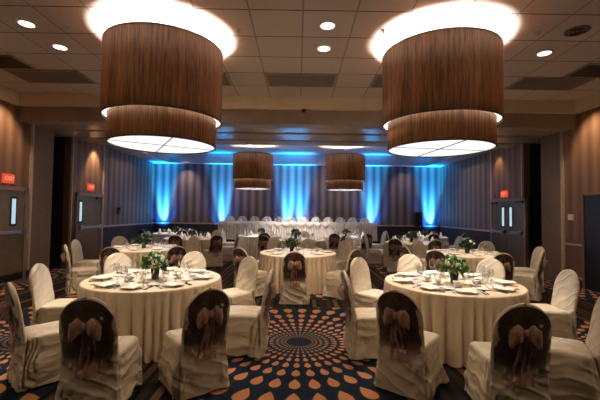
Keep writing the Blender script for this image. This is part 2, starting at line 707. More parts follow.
for sgn, y, z, lab in ((-1, 8.14, 2.34, 'red lit exit sign over the single door at the left edge'),
                       (-1, 11.33, 2.37, 'red lit exit sign over the far left door'),
                       (1, 11.28, 2.32, 'red lit exit sign over the double doors on the right wall')):
    X = XW - (0.03 if y > 10 else 0)
    e = thing('exit_sign', lab, 'exit sign', (sgn * X, y, z), 0, 'exit signs')
    a, b = sorted((0, -sgn * .06))
    MB().box(a, b, -.14, .14, -.105, .105).build('sign_body', MAT['exit'], e)
    t = text_mesh('EXIT', 0.135, MAT['exit_text'], 'lettering')
    t.parent = e
    t.location = (-sgn * .063, 0, 0)
    t.rotation_euler = (pi / 2, 0, -sgn * pi / 2)

o = MB().box(XW - .035, XW, 8.52, 8.66, 1.55, 1.69).box(XW - .042, XW - .03, 8.55, 8.63, 1.6, 1.66).build('thermostat', MAT['white'])
tag(o, 'small pale square thermostat on the right wall beside the dark doorway', 'thermostat')
o = MB().box(-XW, -XW + .05, 13.15, 13.27, 1.52, 1.72).box(-XW, -XW + .08, 13.18, 13.24, 1.68, 1.76).build('wall_telephone', MAT['black'])
tag(o, 'small black telephone hung on the left striped wall', 'telephone')

# ------------------------------------------------------------------ lamps
R1, R2, Z1, Z2, Z3 = .68, .755, 2.52, 2.855, 3.80


def pendant(x, y, zc, label, k=1.0, rot=0.4):
    R1, R2, Z1, Z2, Z3 = .68 * k, .755 * k, 1.65 + .87 * k, 1.65 + 1.205 * k, 1.65 + 2.15 * k
    t = thing('drum_pendant_lamp', label, 'pendant lamp', (x, y, 0), rot, 'two-tier wooden drum pendant lamps')
    th = .012
    MB().lathe([(R2, Z2), (R2, Z3), (R2 - th, Z3), (R2 - th, Z2)], 72, closed=True).build('upper_shade', MAT['wood'], t)
    MB().lathe([(R1, Z1), (R1, Z2 + .12), (R1 - th, Z2 + .12), (R1 - th, Z1)], 72, closed=True).build('lower_shade', MAT['wood'], t)
    for zz, rr, nm in ((Z3, R2, 'top_rim'), (Z2, R2, 'upper_rim'), (Z1, R1, 'lower_rim')):
        MB().lathe([(rr + .004, zz - .007), (rr + .004, zz + .007), (rr - .016, zz + .007), (rr - .016, zz - .007)], 72, closed=True,
                   smooth=False).build(nm, MAT['wire'], t)
    MB().lathe([(R2 - .02, Z2 + .03), (R1 + .006, Z2 + .03), (R1 + .006, Z2 + .045), (R2 - .02, Z2 + .045)], 72, closed=True).build(
        'ring_diffuser', MAT['ring'], t)
    df = MB().lathe([(R1 - .016, Z1 + .015), (R1 - .016, Z1 + .03)], 72, cap=True).build('bottom_diffuser', MAT['diffuser'], t)
    MB().box(-R1 + .02, R1 - .02, -.006, .006, Z1 + .004, Z1 + .014).box(-.002, .002, -R1 + .02, R1 - .02, Z1 + .006, Z1 + .014).build('seam', MAT['diffline'], df)
    sp = MB()
    for q in range(4):
        a = q * pi / 2
        sp.tube([(0, 0, Z3 - .08), (cos(a) * (R2 - .01), sin(a) * (R2 - .01), Z3 - .08)], .008, 6)
    sp.build('spider_frame', MAT['wire'], t)
    MB().tube([(0, 0, Z3 - .12), (0, 0, zc)], .012, 8).lathe([(.03, zc - .015), (.03, zc)], 20, cap=True).build('stem', MAT['steel'], t)
    light('pendant_bulb', 'POINT', (x, y, Z3 - .92 * k), P_UP, (1, .96, .9), .30)
    light('pendant_down_fill', 'SPOT', (x, y, Z1 - .02), P_DOWN * (1 if y < 9 else .5), WHITE, .25, (x, y - (.55 if y < 9 else 0), 0), 82, .5)  # spot added under the diffuser to light the table top
    return t


pendant(-1.807 * 1.15, 4.78 * 1.15, 4.36, 'large two-tier wooden drum pendant over the near left table', 1.15, radians(120))
pendant(1.901 * 1.15, 4.78 * 1.15, 4.36, 'large two-tier wooden drum pendant over the near right table', 1.15, radians(97))
pendant(-1.70, 13.5, 4.30, 'small-looking far drum pendant left of centre before the blue-lit wall')
pendant(1.78, 13.5, 4.30, 'small-looking far drum pendant right of centre before the blue-lit wall')


def recessed(x, y, label, zc=4.36, r=.11):
    t = thing('recessed_light', label, 'ceiling light', (x, y, zc), 0, 'round recessed ceiling lights')
    MB().lathe([(r + .02, -.012), (r + .02, .002), (r, .002), (r - .01, -.012)], 28, closed=True).build('trim_ring', MAT['white'], t)
    MB().lathe([(r - .012, -.009), (r - .012, -.003)], 28, cap=True).build('lens', MAT['bulb'], t)
    light('can_or_fill_spot', 'SPOT', (x, y, zc - .05), P_CAN * 3, WARM, .08, (x, y, 0), 95, .8)


recessed(-3.99, 5.16, 'nearer of the two round recessed lights left of the left pendant')
recessed(-3.99, 5.90, 'farther of the two round recessed lights left of the left pendant')
recessed(.40, 5.08, 'nearer of the two round recessed lights between the big pendants')
recessed(.40, 5.80, 'farther of the two round recessed lights between the big pendants')
recessed(4.08, 5.85, 'single round recessed light right of the right pendant')


def sprinkler(x, y, label):
    mb = MB()
    mb.lathe([(.045, 0), (.04, -.012), (.012, -.016), (.012, -.04), (.03, -.044), (.03, -.05), (0.001, -.05)], 16)
    o = mb.build('fire_sprinkler', MAT['steel'], None, (x, y, 4.36))
    tag(o, label, 'sprinkler', 'ceiling sprinklers')


sprinkler(-3.46, 5.24, 'small ceiling sprinkler beside the left pair of recessed lights')
sprinkler(-.92, 5.24, 'small ceiling sprinkler just right of the left pendant')
sprinkler(1.24, 5.18, 'small ceiling sprinkler just left of the right pendant')
sprinkler(3.52, 5.18, 'small ceiling sprinkler just right of the right pendant')
o = MB().lathe([(.06, 0), (.06, -.02), (.05, -.05), (.025, -.075), (.001, -.08)], 20).build('smoke_detector', MAT['black'], None, (.12, 8.36, 4.08))
tag(o, 'small dark detector under the fascia at the centre of the beam', 'detector')


def register(x0, x1, y0, y1, label, group, dark=False):
    cx, cy = (x0 + x1) / 2, (y0 + y1) / 2
    t = thing('air_register', label, 'air vent', (cx, cy, 4.36), 0, group)
    hx, hy = (x1 - x0) / 2 - .02, (y1 - y0) / 2 - .02
    f = MB()
    w = .035
    f.box(-hx, hx, -hy, -hy + w, -.02, 0).box(-hx, hx, hy - w, hy, -.02, 0).box(-hx, -hx + w, -hy, hy, -.02, 0).box(hx - w, hx, -hy, hy, -.02, 0)
    f.build('frame', MAT['ventframe'], t)
    s = MB()
    n = 10
    for k in range(n):
        yy = -hy + w + (2 * hy - 2 * w) * (k + .5) / n
        s.add([(-hx + w, yy - .02, -.004), (hx - w, yy - .02, -.004), (hx - w, yy + .022, -.018), (-hx + w, yy + .022, -.018),
               (-hx + w, yy - .02, -.001), (hx - w, yy - .02, -.001), (hx - w, yy + .022, -.014), (-hx + w, yy + .022, -.014)],
              [(0, 1, 2, 3), (4, 5, 6, 7), (0, 1, 5, 4), (3, 2, 6, 7)])
    s.build('louvres', MAT['black' if dark else 'vent'], t)


register(-.69, .76, 6.89, 7.60, 'wide dark louvred register in the ceiling at the centre', 'long louvred ceiling registers')
register(-5.77, -4.32, 6.89, 7.60, 'wide dark louvred register in the ceiling left of the left pendant', 'long louvred ceiling registers')
register(4.40, 5.85, 6.89, 7.60, 'wide dark louvred register in the ceiling right of the right pendant', 'long louvred ceiling registers')
register(1.49, 2.94, 6.89, 7.60, 'wide dark louvred register behind the right pendant', 'long louvred ceiling registers')
register(-2.86, -1.41, 6.89, 7.60, 'wide dark louvred register behind the left pendant', 'long louvred ceiling registers')
register(-6.35, -5.05, 6.20, 6.86, 'black louvred grille in the ceiling corner at the left edge', 'black ceiling grilles', True)
register(5.13, 6.35, 6.20, 6.86, 'black louvred grille in the ceiling corner at the right edge', 'black ceiling grilles', True)
t = thing('ceiling_speaker', 'round dark ceiling speaker grille right of the right pendant', 'speaker', (4.06, 5.12, 4.36))
MB().lathe([(.16, 0), (.16, -.012), (.13, -.016), (.13, 0)], 28, closed=True).build('rim', MAT['vent'], t)
g = MB()
for k in range(4):
    r = .025 + .03 * k
    g.lathe([(r, -.004), (r + .016, -.004), (r + .016, -.012), (r, -.012)], 24, closed=True)
g.build('grille', MAT['black'], t)

# wall washers (light only: small cans in the soffits, plus an added far side pair)
for x, y, z, tx, pw in ((-5.95, 7.9, 4.32, -6.6, 1.3), (5.95, 7.85, 4.32, 6.6, 1.3), (-6.3, 11.5, 3.80, -6.6, 1.3), (6.3, 11.6, 3.80, 6.6, .35),
                        (-5.95, 5.6, 4.32, -6.6, 1.), (5.95, 5.6, 4.32, 6.6, 1.),
                        (-5.0, 13.4, 4.27, -6.6, .5), (5.0, 13.4, 4.27, 6.6, .5)):  # last pair added to warm the far side walls
    light('wall_wash_light', 'SPOT', (x, y, z), P_WASH * pw, WARM, .05, (tx, y, z - 1.4), 75, .8)
for x in (-5.1, -2.6, 1.5, 2.6, 4.9):
    light('wall_wash_light', 'SPOT', (x, YB - .75, 4.25), P_WASH * (1.3 if x < -5 else .5), (1, .75, .65), .08, (x, YB, 2.4), 60, .9)
# room fill: spots without fixtures, added under the ceiling
for x, y in ((0, 7.6), (-4.3, 7.9), (4.3, 7.9), (0, 2.5)):
    light('can_or_fill_spot', 'SPOT', (x, y, 4.3), P_CAN * (1.2 if y > 5 else .8), WARM, .1, (x, y, 0), 100, .9)
for x, y in ((-3.7, 10.9), (0, 10.9), (3.7, 10.9), (-4.3, 14), (4.3, 14), (0, 13.8)):
    light('can_or_fill_spot', 'SPOT', (x, y, 3.72 if y < 11.1 else 4.28), P_CAN * .7, WARM, .1, (x, y, 0), 110, .9)
for sx in (-1, 1):  # out-of-view pair added as fill for the near tables
    light('fill_light', 'SPOT', (sx * 4.6, 1.3, 4.3), P_FILL * 6, WARM, .12, (sx * .6, 5.0, 0), 110, .8)
light('fill_light', 'AREA', (0, -1.5, 4.3), P_FILL * .15, WARM, 2.0, (0, 1.0, 0))  # weak fill added behind the camera

for x, y in ((0, 8.1), (-3.66, 8.7), (3.92, 8.35)):  # added spots that brighten the middle table tops, no fixtures
    light('table_fill_spot', 'SPOT', (x, y - .8, 4.25), P_CAN * 9, WHITE, .08, (x, y, .7), 36, .6)
for x, y in ((.1, 12.), (-3.55, 12.), (3.65, 11.3), (-1.38, 13.75), (1.87, 13.75), (-4.95, 14.6), (5.1, 14.3)):  # likewise added for the far table tops
    light('table_fill_spot', 'SPOT', (x, y - .1, 4.22 if y > 11.5 else 4.2), P_CAN * 7, WHITE, .08, (x, y, .7), 34, .6)
for x in (-2.2, 0, 2.2):  # added spots that brighten the head table linen
    light('head_table_fill', 'SPOT', (x, 13.2, 4.2), P_CAN * 11, WHITE, .1, (x, 15.0, 1.0), 56, .8)
# blue uplights
for i, (x, p, lab) in enumerate(((-6.15, .95, 'at the left corner of the back wall'), (-3.46, .8, 'left of the head table'),
                    (-.47, .8, 'left of the centre pair behind the head table'), (.12, .8, 'right of the centre pair behind the head table'),
                    (3.40, .9, 'right of the head table'), (6.1, 1.0, 'at the right corner of the back wall'))):
    t = thing('uplight', 'black blue-beam uplight ' + lab, 'uplight', (x, 16.22, 0), 0, 'blue uplights along the back wall')
    MB().tube([(0, 0, .45), (0, 0, .66)], .07, 16).build('lamp_head', MAT['black'], t)
    MB().tube([(0, 0, 0.02), (0, 0, .45)], .02, 8).lathe([(.15, 0), (.15, .02), (.02, .035)], 20, cap=True).build('stand', MAT['black'], t)
    light('blue_beam', 'SPOT', (x, 16.2, .70), P_BLUE * .42 * p, (.0, .30, 1.0), .05, (x, 16.48, 4.3), 34, 1.0)
    light('blue_beam', 'SPOT', (x, 16.1, .70), P_BLUE * .022 * p, (.0, .16, 1.0), .05, (x, 16.5, 1.9), 84, 1.0)
    light('cyan_core', 'SPOT', (x, 16.2, .70), P_BLUE * .09 * p, (.15, .66, 1.0), .03, (x, 16.5, 1.95), 40, 1.0)

# ------------------------------------------------------------------ chairs


def slip(v, w, amp=1.0):
    return noise.noise(Vector((v * 3.1, w * 3.7, amp)))


def crease(a, z, px, py, off):
    """draped-satin relief: soft swells with sharp diagonal creases"""
    q = noise.noise(Vector((px * 1.4 + off, py * 1.4, z * 2.5)))
    q2 = noise.noise(Vector((px * 3 + off, py * 3 + 5, z * 7)))
    g = noise.noise(Vector((px * 1.1 + off, py * 1.1, z * 1.6 + 9)))
    h = noise.noise(Vector((px * 1.3 + off + 4, py * 1.3, z * 2.2 + 3)))
    v = sin(13 * z + 5.0 * a + 9.0 * q + 3 * g)
    w = sin(-12 * z + 7.3 * a + 8.0 * q + off)
    return -(1 - abs(v)) ** 2 * max(0, .35 + g * 1.8) - (1 - abs(w)) ** 2.5 * max(0, .25 + h * 1.8) + q2 * .45 + q * .5 + .15


def chair_meshes(seed):
    """slip-covered banquet chair facing +y"""
    off = seed * 13.7
    # seat + skirt
    rows = []
    n = 128
    zs = [0.012, .035, .06, .085, .11, .135, .16, .185, .21, .235, .26, .285, .31, .335, .36, .385, .41, .43, .448, .460, .468, .472]
    for zi, z in enumerate(zs):
        t = z / .472
        ins = 0 if z < .455 else (z - .455) * 1.1
        row = []
        for i in range(n):
            a = 2 * pi * i / n
            ca, sa = cos(a), sin(a)
            e = .22
            px = (abs(ca) ** e) * (1 if ca > 0 else -1)
            py = (abs(sa) ** e) * (1 if sa > 0 else -1)
            cor = (abs(px * py)) ** 3
            fl = (1 - t) ** 1.3 * (.022 + .035 * cor)
            hx, hy = .225 + fl - ins, .222 + fl - ins
            x, y = px * hx, py * hy
            k = crease(a, z, px, py, off) * .044 * min(1, (1 - t) * 3.5 + .05)
            rr = 1 + k / .23
            zz = z
            if zi < 3:
                zz = z + (.010 * (1 + noise.noise(Vector((a * 2, off, 0)))) - .010 * cor) * (1 - zi / 3)
            row.append((x * rr, y * rr + .01, zz))
        rows.append(row)
    for k in (.75, .5, .25, .02):
        base = rows[len(zs) - 1]
        row = []
        for p in base:
            row.append((p[0] * k, (p[1] - .01) * k + .01, .472 + .022 * (1 - k) + .003 * noise.noise(Vector((p[0] * 20 * k, p[1] * 20 * k, off)))))
        rows.append(row)
    seat = MB().grid(rows, 0, True, True)

    def yc(z):
        if z < .47:
            return -.245 - (.47 - z) * .05
        return -.245 - (z - .47) * .19

    def hw(z):
        base = .222 + max(0, .3 - z) * .07
        if z <= .70:
            return base
        q = min(1, (z - .70) / .265)
        return base * sqrt(max(0, 1 - q ** 2.3))

    def ring(z, grow=0, n=64, a0=0, a1=2 * pi, wr=1.0):
        row = []
        w = max(hw(z), .004) + grow
        q = min(1, max(0, (z - .78) / .185))
        th = (.030 * sqrt(1 - q * q * .8) if z > .4 else .030) + grow + (.004 if .655 < z < .93 else 0)
        full = abs(a1 - a0 - 2 * pi) < 1e-6
        m = n if full else n + 1
        for i in range(m):
            a = a0 + (a1 - a0) * i / n
            ca, sa = cos(a), sin(a)
            px = abs(ca) ** .55 * (1 if ca > 0 else -1)
            py = abs(sa) ** .75 * (1 if sa > 0 else -1)
            wn = wr * .006 * (noise.noise(Vector((px * 3 + off, z * 9, 2 + (sa > 0)))) + .6 * sin(z * 34 + px * 5 + off) * (1 if z < .62 else .25))
            wn += wr * .030 * min(1, max(0, .62 - z) * 3) * crease(px * .35, z * 1.8, px, 0, off + 3 + (sa > 0))
            row.append((px * w, yc(z) + py * th + (wn if sa < 0 else wn * .5), z))
        return row
    zb = [.016 + .0285 * k for k in range(24)] + [.70 + .265 * sin(k * pi / 2 / 9) for k in range(1, 10)]
    back = MB().grid([ring(z) for z in zb], 0, True, True)
    # sash: organza hood over the rear of the back
    rs = []
    for j in range(25):
        v = j / 24
        row = []
        for i in range(21):
            u = -1 + 2 * i / 20
            ztop = .70 + .245 * (max(0, 1 - abs(u * .93) ** 2.3)) ** .5
            zbot = .40 + .025 * sin(u * 4 + off)
            z = zbot + (ztop - zbot) * v
            x = u * .203
            q = min(1, max(0, (z - .78) / .185))
            th = .030 * sqrt(1 - q * q * .8) * max(.05, 1 - abs(u) ** 5) ** .5 + .0075
            th += .002 * sin(u * 9 + z * 30 + off) + .012 * (1 - v) ** 3
            row.append((x, yc(min(z, .9649)) - th, z))
        rs.append(row)
    rs2 = [[(p[0], p[1] + .003, p[2]) for p in q] for q in rs]
    sash = MB().grid(rs).grid(rs2)
    # bow: two loops, knot, two tails
    bow = MB()
    zc = .735
    yb = yc(zc) - .052
    for sx in (-1, 1):
        rr = []
        for i in range(13):
            t = i / 12
            cx = sx * (.012 + .112 * t)
            wz = .02 + .055 * sin(pi * min(1, t * .62 + .1)) ** 1
            wy = .010 + .030 * sin(pi * t)
            if i == 12:
                wz *= .55
                wy = .006
            row = []
            for k in range(12):
                a = 2 * pi * k / 12
                f = 1 + .16 * sin(3 * a + off + i * .7)
                row.append((cx, yb - .012 * sin(pi * t) + cos(a) * wy * f, zc - .004 * t - .045 * t * t + sin(a) * wz * f))
            rr.append(row)
        bow.grid(rr, 0, True, True)
        rt = []
        for i in range(15):
            t = i / 14
            w = .012 + .042 * t ** .8
            cx = sx * (.018 + .022 * t) + .014 * sin(4 * t + off)
            cz = zc - .02 - .40 * t
            cyy = yc(max(cz, .2)) - .048 - .010 * sin(7 * t + sx)
            rt.append([(cx + w * q, cyy + .010 * sin(q * 5 + t * 4 + sx), cz) for q in (-1, -.6, -.2, .2, .6, 1)])
        bow.grid(rt)
    bow.lathe([(.002, -.034), (.022, -.022), (.028, 0), (.022, .022), (.002, .034)], 12)
    kn = len(bow.v) - 60
    for i in range(kn, len(bow.v)):
        x, y, z = bow.v[i]
        bow.v[i] = (x, y * .7 + yb - .012, z + zc)
    return (seat.mesh('seat_cover', MAT['cover']), back.mesh('backrest_cover', MAT['cover']), sash.mesh('sash', MAT['sash']), bow.mesh('bow', MAT['bow']))


CH = [chair_meshes(s) for s in range(4)]
leg_me = []
for sx in (-1, 1):
    for sy in (-.19, .19):
        leg_me.append(MB().tube([(sx * .19, sy, 0), (sx * .18, sy * .95, .44)], .012, 8).mesh('leg', MAT['metal_leg']))
protos = {}
TABLES = []


def chair(x, y, ang, label, group):
    """x, y is the middle of the backrest, ang the facing direction in degrees from +x"""
    a = radians(ang)
    for tx, ty in TABLES:                       # keep the seat front clear of the hanging cloth
        ds = sqrt((x - tx) ** 2 + (y - ty) ** 2)
        fx, fy = x + .30 * cos(a), y + .30 * sin(a)
        dc = sqrt((fx - tx) ** 2 + (fy - ty) ** 2)
        lim = 1.08 if ty < 5 else 1.20
        if dc < lim:
            x += (fx - tx) / dc * (lim - dc)
            y += (fy - ty) / dc * (lim - dc)
    ox, oy = x + .30 * cos(a), y + .30 * sin(a)
    k = len(protos) if len(protos) < 4 else random.randrange(4)
    if k not in protos:
        t = thing('banquet_chair', label, 'chair', (ox, oy, 0), a - pi / 2, group)
        for nm, me in zip(('seat_cover', 'backrest_cover'), CH[k][:2]):
            q = bpy.data.objects.new(nm, me); COL.objects.link(q); q.parent = t
        s = bpy.data.objects.new('sash', CH[k][2]); COL.objects.link(s); s.parent = t
        s['label'] = 'brown sheer sash over the back'
        b = bpy.data.objects.new('bow', CH[k][3]); COL.objects.link(b); b.parent = s
        b['label'] = 'copper sheer bow'
        for me in leg_me:
            q = bpy.data.objects.new('leg', me); COL.objects.link(q); q.parent = t
        protos[k] = t
        return t
    c = copy_tree(protos[k])
    c.location = (ox, oy, 0)
    c.rotation_euler = (0, 0, a - pi / 2)
    tag(c, label, 'chair', group)
    return c


# ------------------------------------------------------------------ tables and what is on them
TR = .855


def cloth_mesh(seed, R=TR, H=.76, mat='cloth'):
    n = 384
    mb = MB()
    zs = [.008, .06, .14, .24, .34, .44, .54, .62, .68, .72, .745, .757]
    rows = []
    rnd = random.Random(seed)
    nf = rnd.choice((42, 46))
    for z in zs:
        t = 1 - z / .757
        row = []
        for i in range(n):
            a = 2 * pi * i / n
            ph = a * nf + 1.3 * noise.noise(Vector((cos(a) * 2, sin(a) * 2, seed))) * 3
            s = .45 - 1.7 * (1 - abs(sin(ph / 2))) ** 1.6
            amp = .060 * min(1, t * 1.9) * (1 + .5 * noise.noise(Vector((cos(a) * 4, sin(a) * 4, seed + 9))))
            r = R - .004 * 0 + amp * s + .03 * t
            if z > .75:
                r = R - .006
            row.append((r * cos(a), r * sin(a), z))
        rows.append(row)
    for k, zz in ((.98, .76), (.9, .7605), (.6, .7605), (.3, .7605), (.01, .7605)):
        rows.append([(k * R * cos(2 * pi * i / n), k * R * sin(2 * pi * i / n), zz + (H - .76)) for i in range(n)])
    mb.grid(rows, 0, True, True)
    return mb.mesh('tablecloth', MAT[mat])


cloths = {m: [cloth_mesh(s + (20 if m == 'clothw' else 0), mat=m) for s in range(2)] for m in ('cloth', 'clothw')}


def lathe_me(name, prof, mat, n=14):
    return MB().lathe(prof, n).mesh(name, MAT[mat])


ME = {}
ME['dinner_plate'] = lathe_me('dinner_plate', [(.001, .002), (.07, .002), (.085, .006), (.128, .016), (.130, .019), (.085, .010), (.07, .006), (.001, .006)], 'china', 28)
ME['bread_plate'] = lathe_me('bread_plate', [(.001, .002), (.045, .002), (.078, .012), (.08, .014), (.045, .006), (.001, .006)], 'china', 22)
ME['wine_glass'] = lathe_me('wine_glass', [(.034, .001), (.030, .004), (.005, .010), (.004, .09), (.012, .10), (.032, .125), (.038, .155), (.034, .20), (.031, .215)], 'glass', 16)
ME['water_goblet'] = lathe_me('water_goblet', [(.036, .001), (.032, .005), (.006, .012), (.006, .055), (.03, .07), (.041, .10), (.042, .135), (.039, .165)], 'glass', 16)
ME['coffee_cup'] = lathe_me('coffee_cup', [(.001, .004), (.065, .010), (.068, .012), (.03, .010), (.026, .013), (.036, .045), (.042, .07), (.039, .07), (.03, .03), (.001, .02)], 'china', 18)


def nap(fold):
    m = MB()
    rows = []
    for j in range(5):
        v = -.10 + .2 * j / 4
        rows.append([(-.075 + .15 * i / 6, v * 1.15, .004 + .010 * (1 - abs(i - 3) / 3.5) + .003 * sin(j * 2 + i)) for i in range(7)])
    top = rows
    m.grid(top)
    m.grid([[(p[0], p[1], 0) for p in r] for r in rows])
    for seq in ([r[0] for r in rows], [r[-1] for r in rows], rows[0], rows[-1]):
        m.grid([[(p[0], p[1], 0) for p in seq], list(seq)])
    return m.mesh('napkin', MAT['napkin'])


ME['napkin'] = nap(0)
sn = MB()
for k in range(3):
    rr = []
    for j in range(8):
        t = j / 7
        r = .055 * (1 - t) ** .8 + .008
        rr.append([(cos(2 * pi * i / 14) * r * (1 + .25 * sin(3 * 2 * pi * i / 14 + k)), sin(2 * pi * i / 14) * r * (1 + .25 * cos(2 * 2 * pi * i / 14)), .004 + .17 * t) for i in range(14)])
    if k == 0:
        sn.grid(rr, 0, True, True)
ME['standing_napkin'] = sn.mesh('standing_napkin', MAT['napkinw'])
kn = MB().add([(-.008, -.11, .001), (.008, -.11, .001), (.007, 0, .001), (.010, .03, .001), (.009, .10, .001), (-.002, .115, .001), (-.006, .02, .001), (-.007, 0, .001),
               (-.008, -.11, .005), (.008, -.11, .005), (.007, 0, .005), (.010, .03, .004), (.009, .10, .003), (-.002, .115, .003), (-.006, .02, .004), (-.007, 0, .005)],
              [(0, 1, 2, 3, 4, 5, 6, 7), (8, 9, 10, 11, 12, 13, 14, 15)] + [(i, (i + 1) % 8, 8 + (i + 1) % 8, 8 + i) for i in range(8)])
ME['knife'] = kn.mesh('knife', MAT['silver'])
fk = MB().tube([(0, -.10, .004), (0, -.02, .004), (0, .04, .006)], [.006, .003, .004], 6)
for q in (-.009, -.003, .003, .009):
    fk.box(q - .0018, q + .0018, .05, .10, .003, .006)
fk.box(-.011, .011, .035, .055, .003, .007)
ME['fork'] = fk.mesh('fork', MAT['silver'])
spn = MB().tube([(0, -.09, .004), (0, 0, .004), (0, .04, .005), (0, .065, .006), (0, .09, .005)], [.006, .003, .004, .016, .004], 8)
ME['spoon'] = spn.mesh('spoon', MAT['silver'])
ITEM = dict(dinner_plate=('round white dinner plate', 'plate'), bread_plate=('small white bread plate', 'plate'), wine_glass=('tall stemmed wine glass', 'glass'),
            water_goblet=('short stemmed water goblet', 'glass'), coffee_cup=('white coffee cup on its saucer', 'cup'), napkin=('folded peach napkin', 'napkin'),
            standing_napkin=('white standing napkin', 'napkin'), knife=('silver knife', 'knife'), fork=('silver fork', 'fork'), spoon=('silver spoon', 'spoon'))
PL = {k: {'wine_glass': 'wine glasses', 'knife': 'knives'}.get(k, k.replace('_', ' ') + 's') for k in ITEM}
OCT = ['right', 'back right', 'back', 'back left', 'left', 'front left', 'front', 'front right']


def put(kind, cx, cy, ang, along, side, z, rot, where, tname):
    """along = distance from the table centre, side = offset to the diner's right"""
    a = radians(ang)
    x = cx + cos(a) * along - sin(a) * side
    y = cy + sin(a) * along + cos(a) * side
    o = bpy.data.objects.new(kind, ME[kind])
    COL.objects.link(o)
    o.location = (x, y, z)
    o.rotation_euler = (0, 0, a + pi / 2 + rot)
    d, cat = ITEM[kind]
    tag(o, '%s, %s place, %s' % (d, where, tname), cat, '%s on the %s' % (PL[kind], tname))
    return o


def leaf_ball(mb, c, r, n, rnd, squash=.8, size=.05):
    for _ in range(n):
        th, u = rnd.uniform(0, 2 * pi), rnd.uniform(-.5, 1)
        q = sqrt(max(0, 1 - u * u))
        d = Vector((cos(th) * q, sin(th) * q, u * squash))
        p = Vector(c) + d * r * rnd.uniform(.55, 1.0)
        t = d.orthogonal().normalized()
        t = (t * cos(rnd.uniform(0, 6)) + d.cross(t) * sin(rnd.uniform(0, 6))).normalized()
        tip = (d * .8 + t * .7).normalized()
        w = tip.cross(d).normalized()
        if w.length < .1:
            w = t
        L = size * rnd.uniform(.7, 1.3)
        b = L * .32
        up = d * L * .1
        mb.add([p, p + tip * L * .45 + w * b + up, p + tip * L, p + tip * L * .45 - w * b + up, p + tip * L * .5 - up * .6],
               [(0, 1, 2), (0, 2, 3), (0, 1, 4), (1, 2, 4), (2, 3, 4), (3, 0, 4)], 0, True)


def bloom_mesh(rnd, r=.042, mat='petal'):
    m = MB()
    for j in range(3):
        rr = r * (1 - .27 * j)
        n = 7 - j
        for i in range(n):
            a = 2 * pi * i / n + j * .5
            c = Vector((cos(a) * rr * .5, sin(a) * rr * .5, .008 * j + rr * .2))
            rows = []
            for u in range(4):
                row = []
                for v in range(6):
                    ph = 2 * pi * v / 6
                    sz = sin(pi * (u + .3) / 3.6)
                    row.append(c + Vector((cos(ph) * sz * rr * .42, sin(ph) * sz * rr * .42, (u - 1.5) * rr * .28)))
                rows.append(row)
            m.grid(rows, 0, True, True)
    return m.mesh('bloom', MAT[mat])


BLOOM = [bloom_mesh(random, .046), bloom_mesh(random, .036), bloom_mesh(random, .034, 'petalp')]


def centrepiece(x, y, z, label, white=10, dark=False, s=1.0, seed=1, mauve=0):
    rnd = random.Random(seed)
    t = thing('flower_centrepiece', label, 'flowers', (x, y, z), 0, None)
    t.scale = (s, s, s)
    MB().lathe([(.045, .002), (.048, .05), (.055, .13), (.052, .13), (.044, .05), (.04, .006), (.001, .006)], 20).build('vase', MAT['vase'], t)
    m = MB()
    leaf_ball(m, (0, 0, .20), .135, 150 if not dark else 190, rnd, .8, .075)
    m.build('foliage', MAT['leafdark' if dark else 'leaf'], t)
    for k in range(white + mauve):
        th = 2.4 * k + rnd.uniform(-.3, .3)
        u = .15 + .85 * ((k + .5) / (white + mauve))
        q = sqrt(1 - u * u)
        b = bpy.data.objects.new('bloom', BLOOM[(k % 2) if k < white else 2])
        COL.objects.link(b)
        b.parent = t
        b.location = (cos(th) * q * .125, sin(th) * q * .125, .20 + u * .10)
        b.rotation_euler = (Vector((cos(th) * q, sin(th) * q, u))).to_track_quat('Z', 'Y').to_euler()
    return t


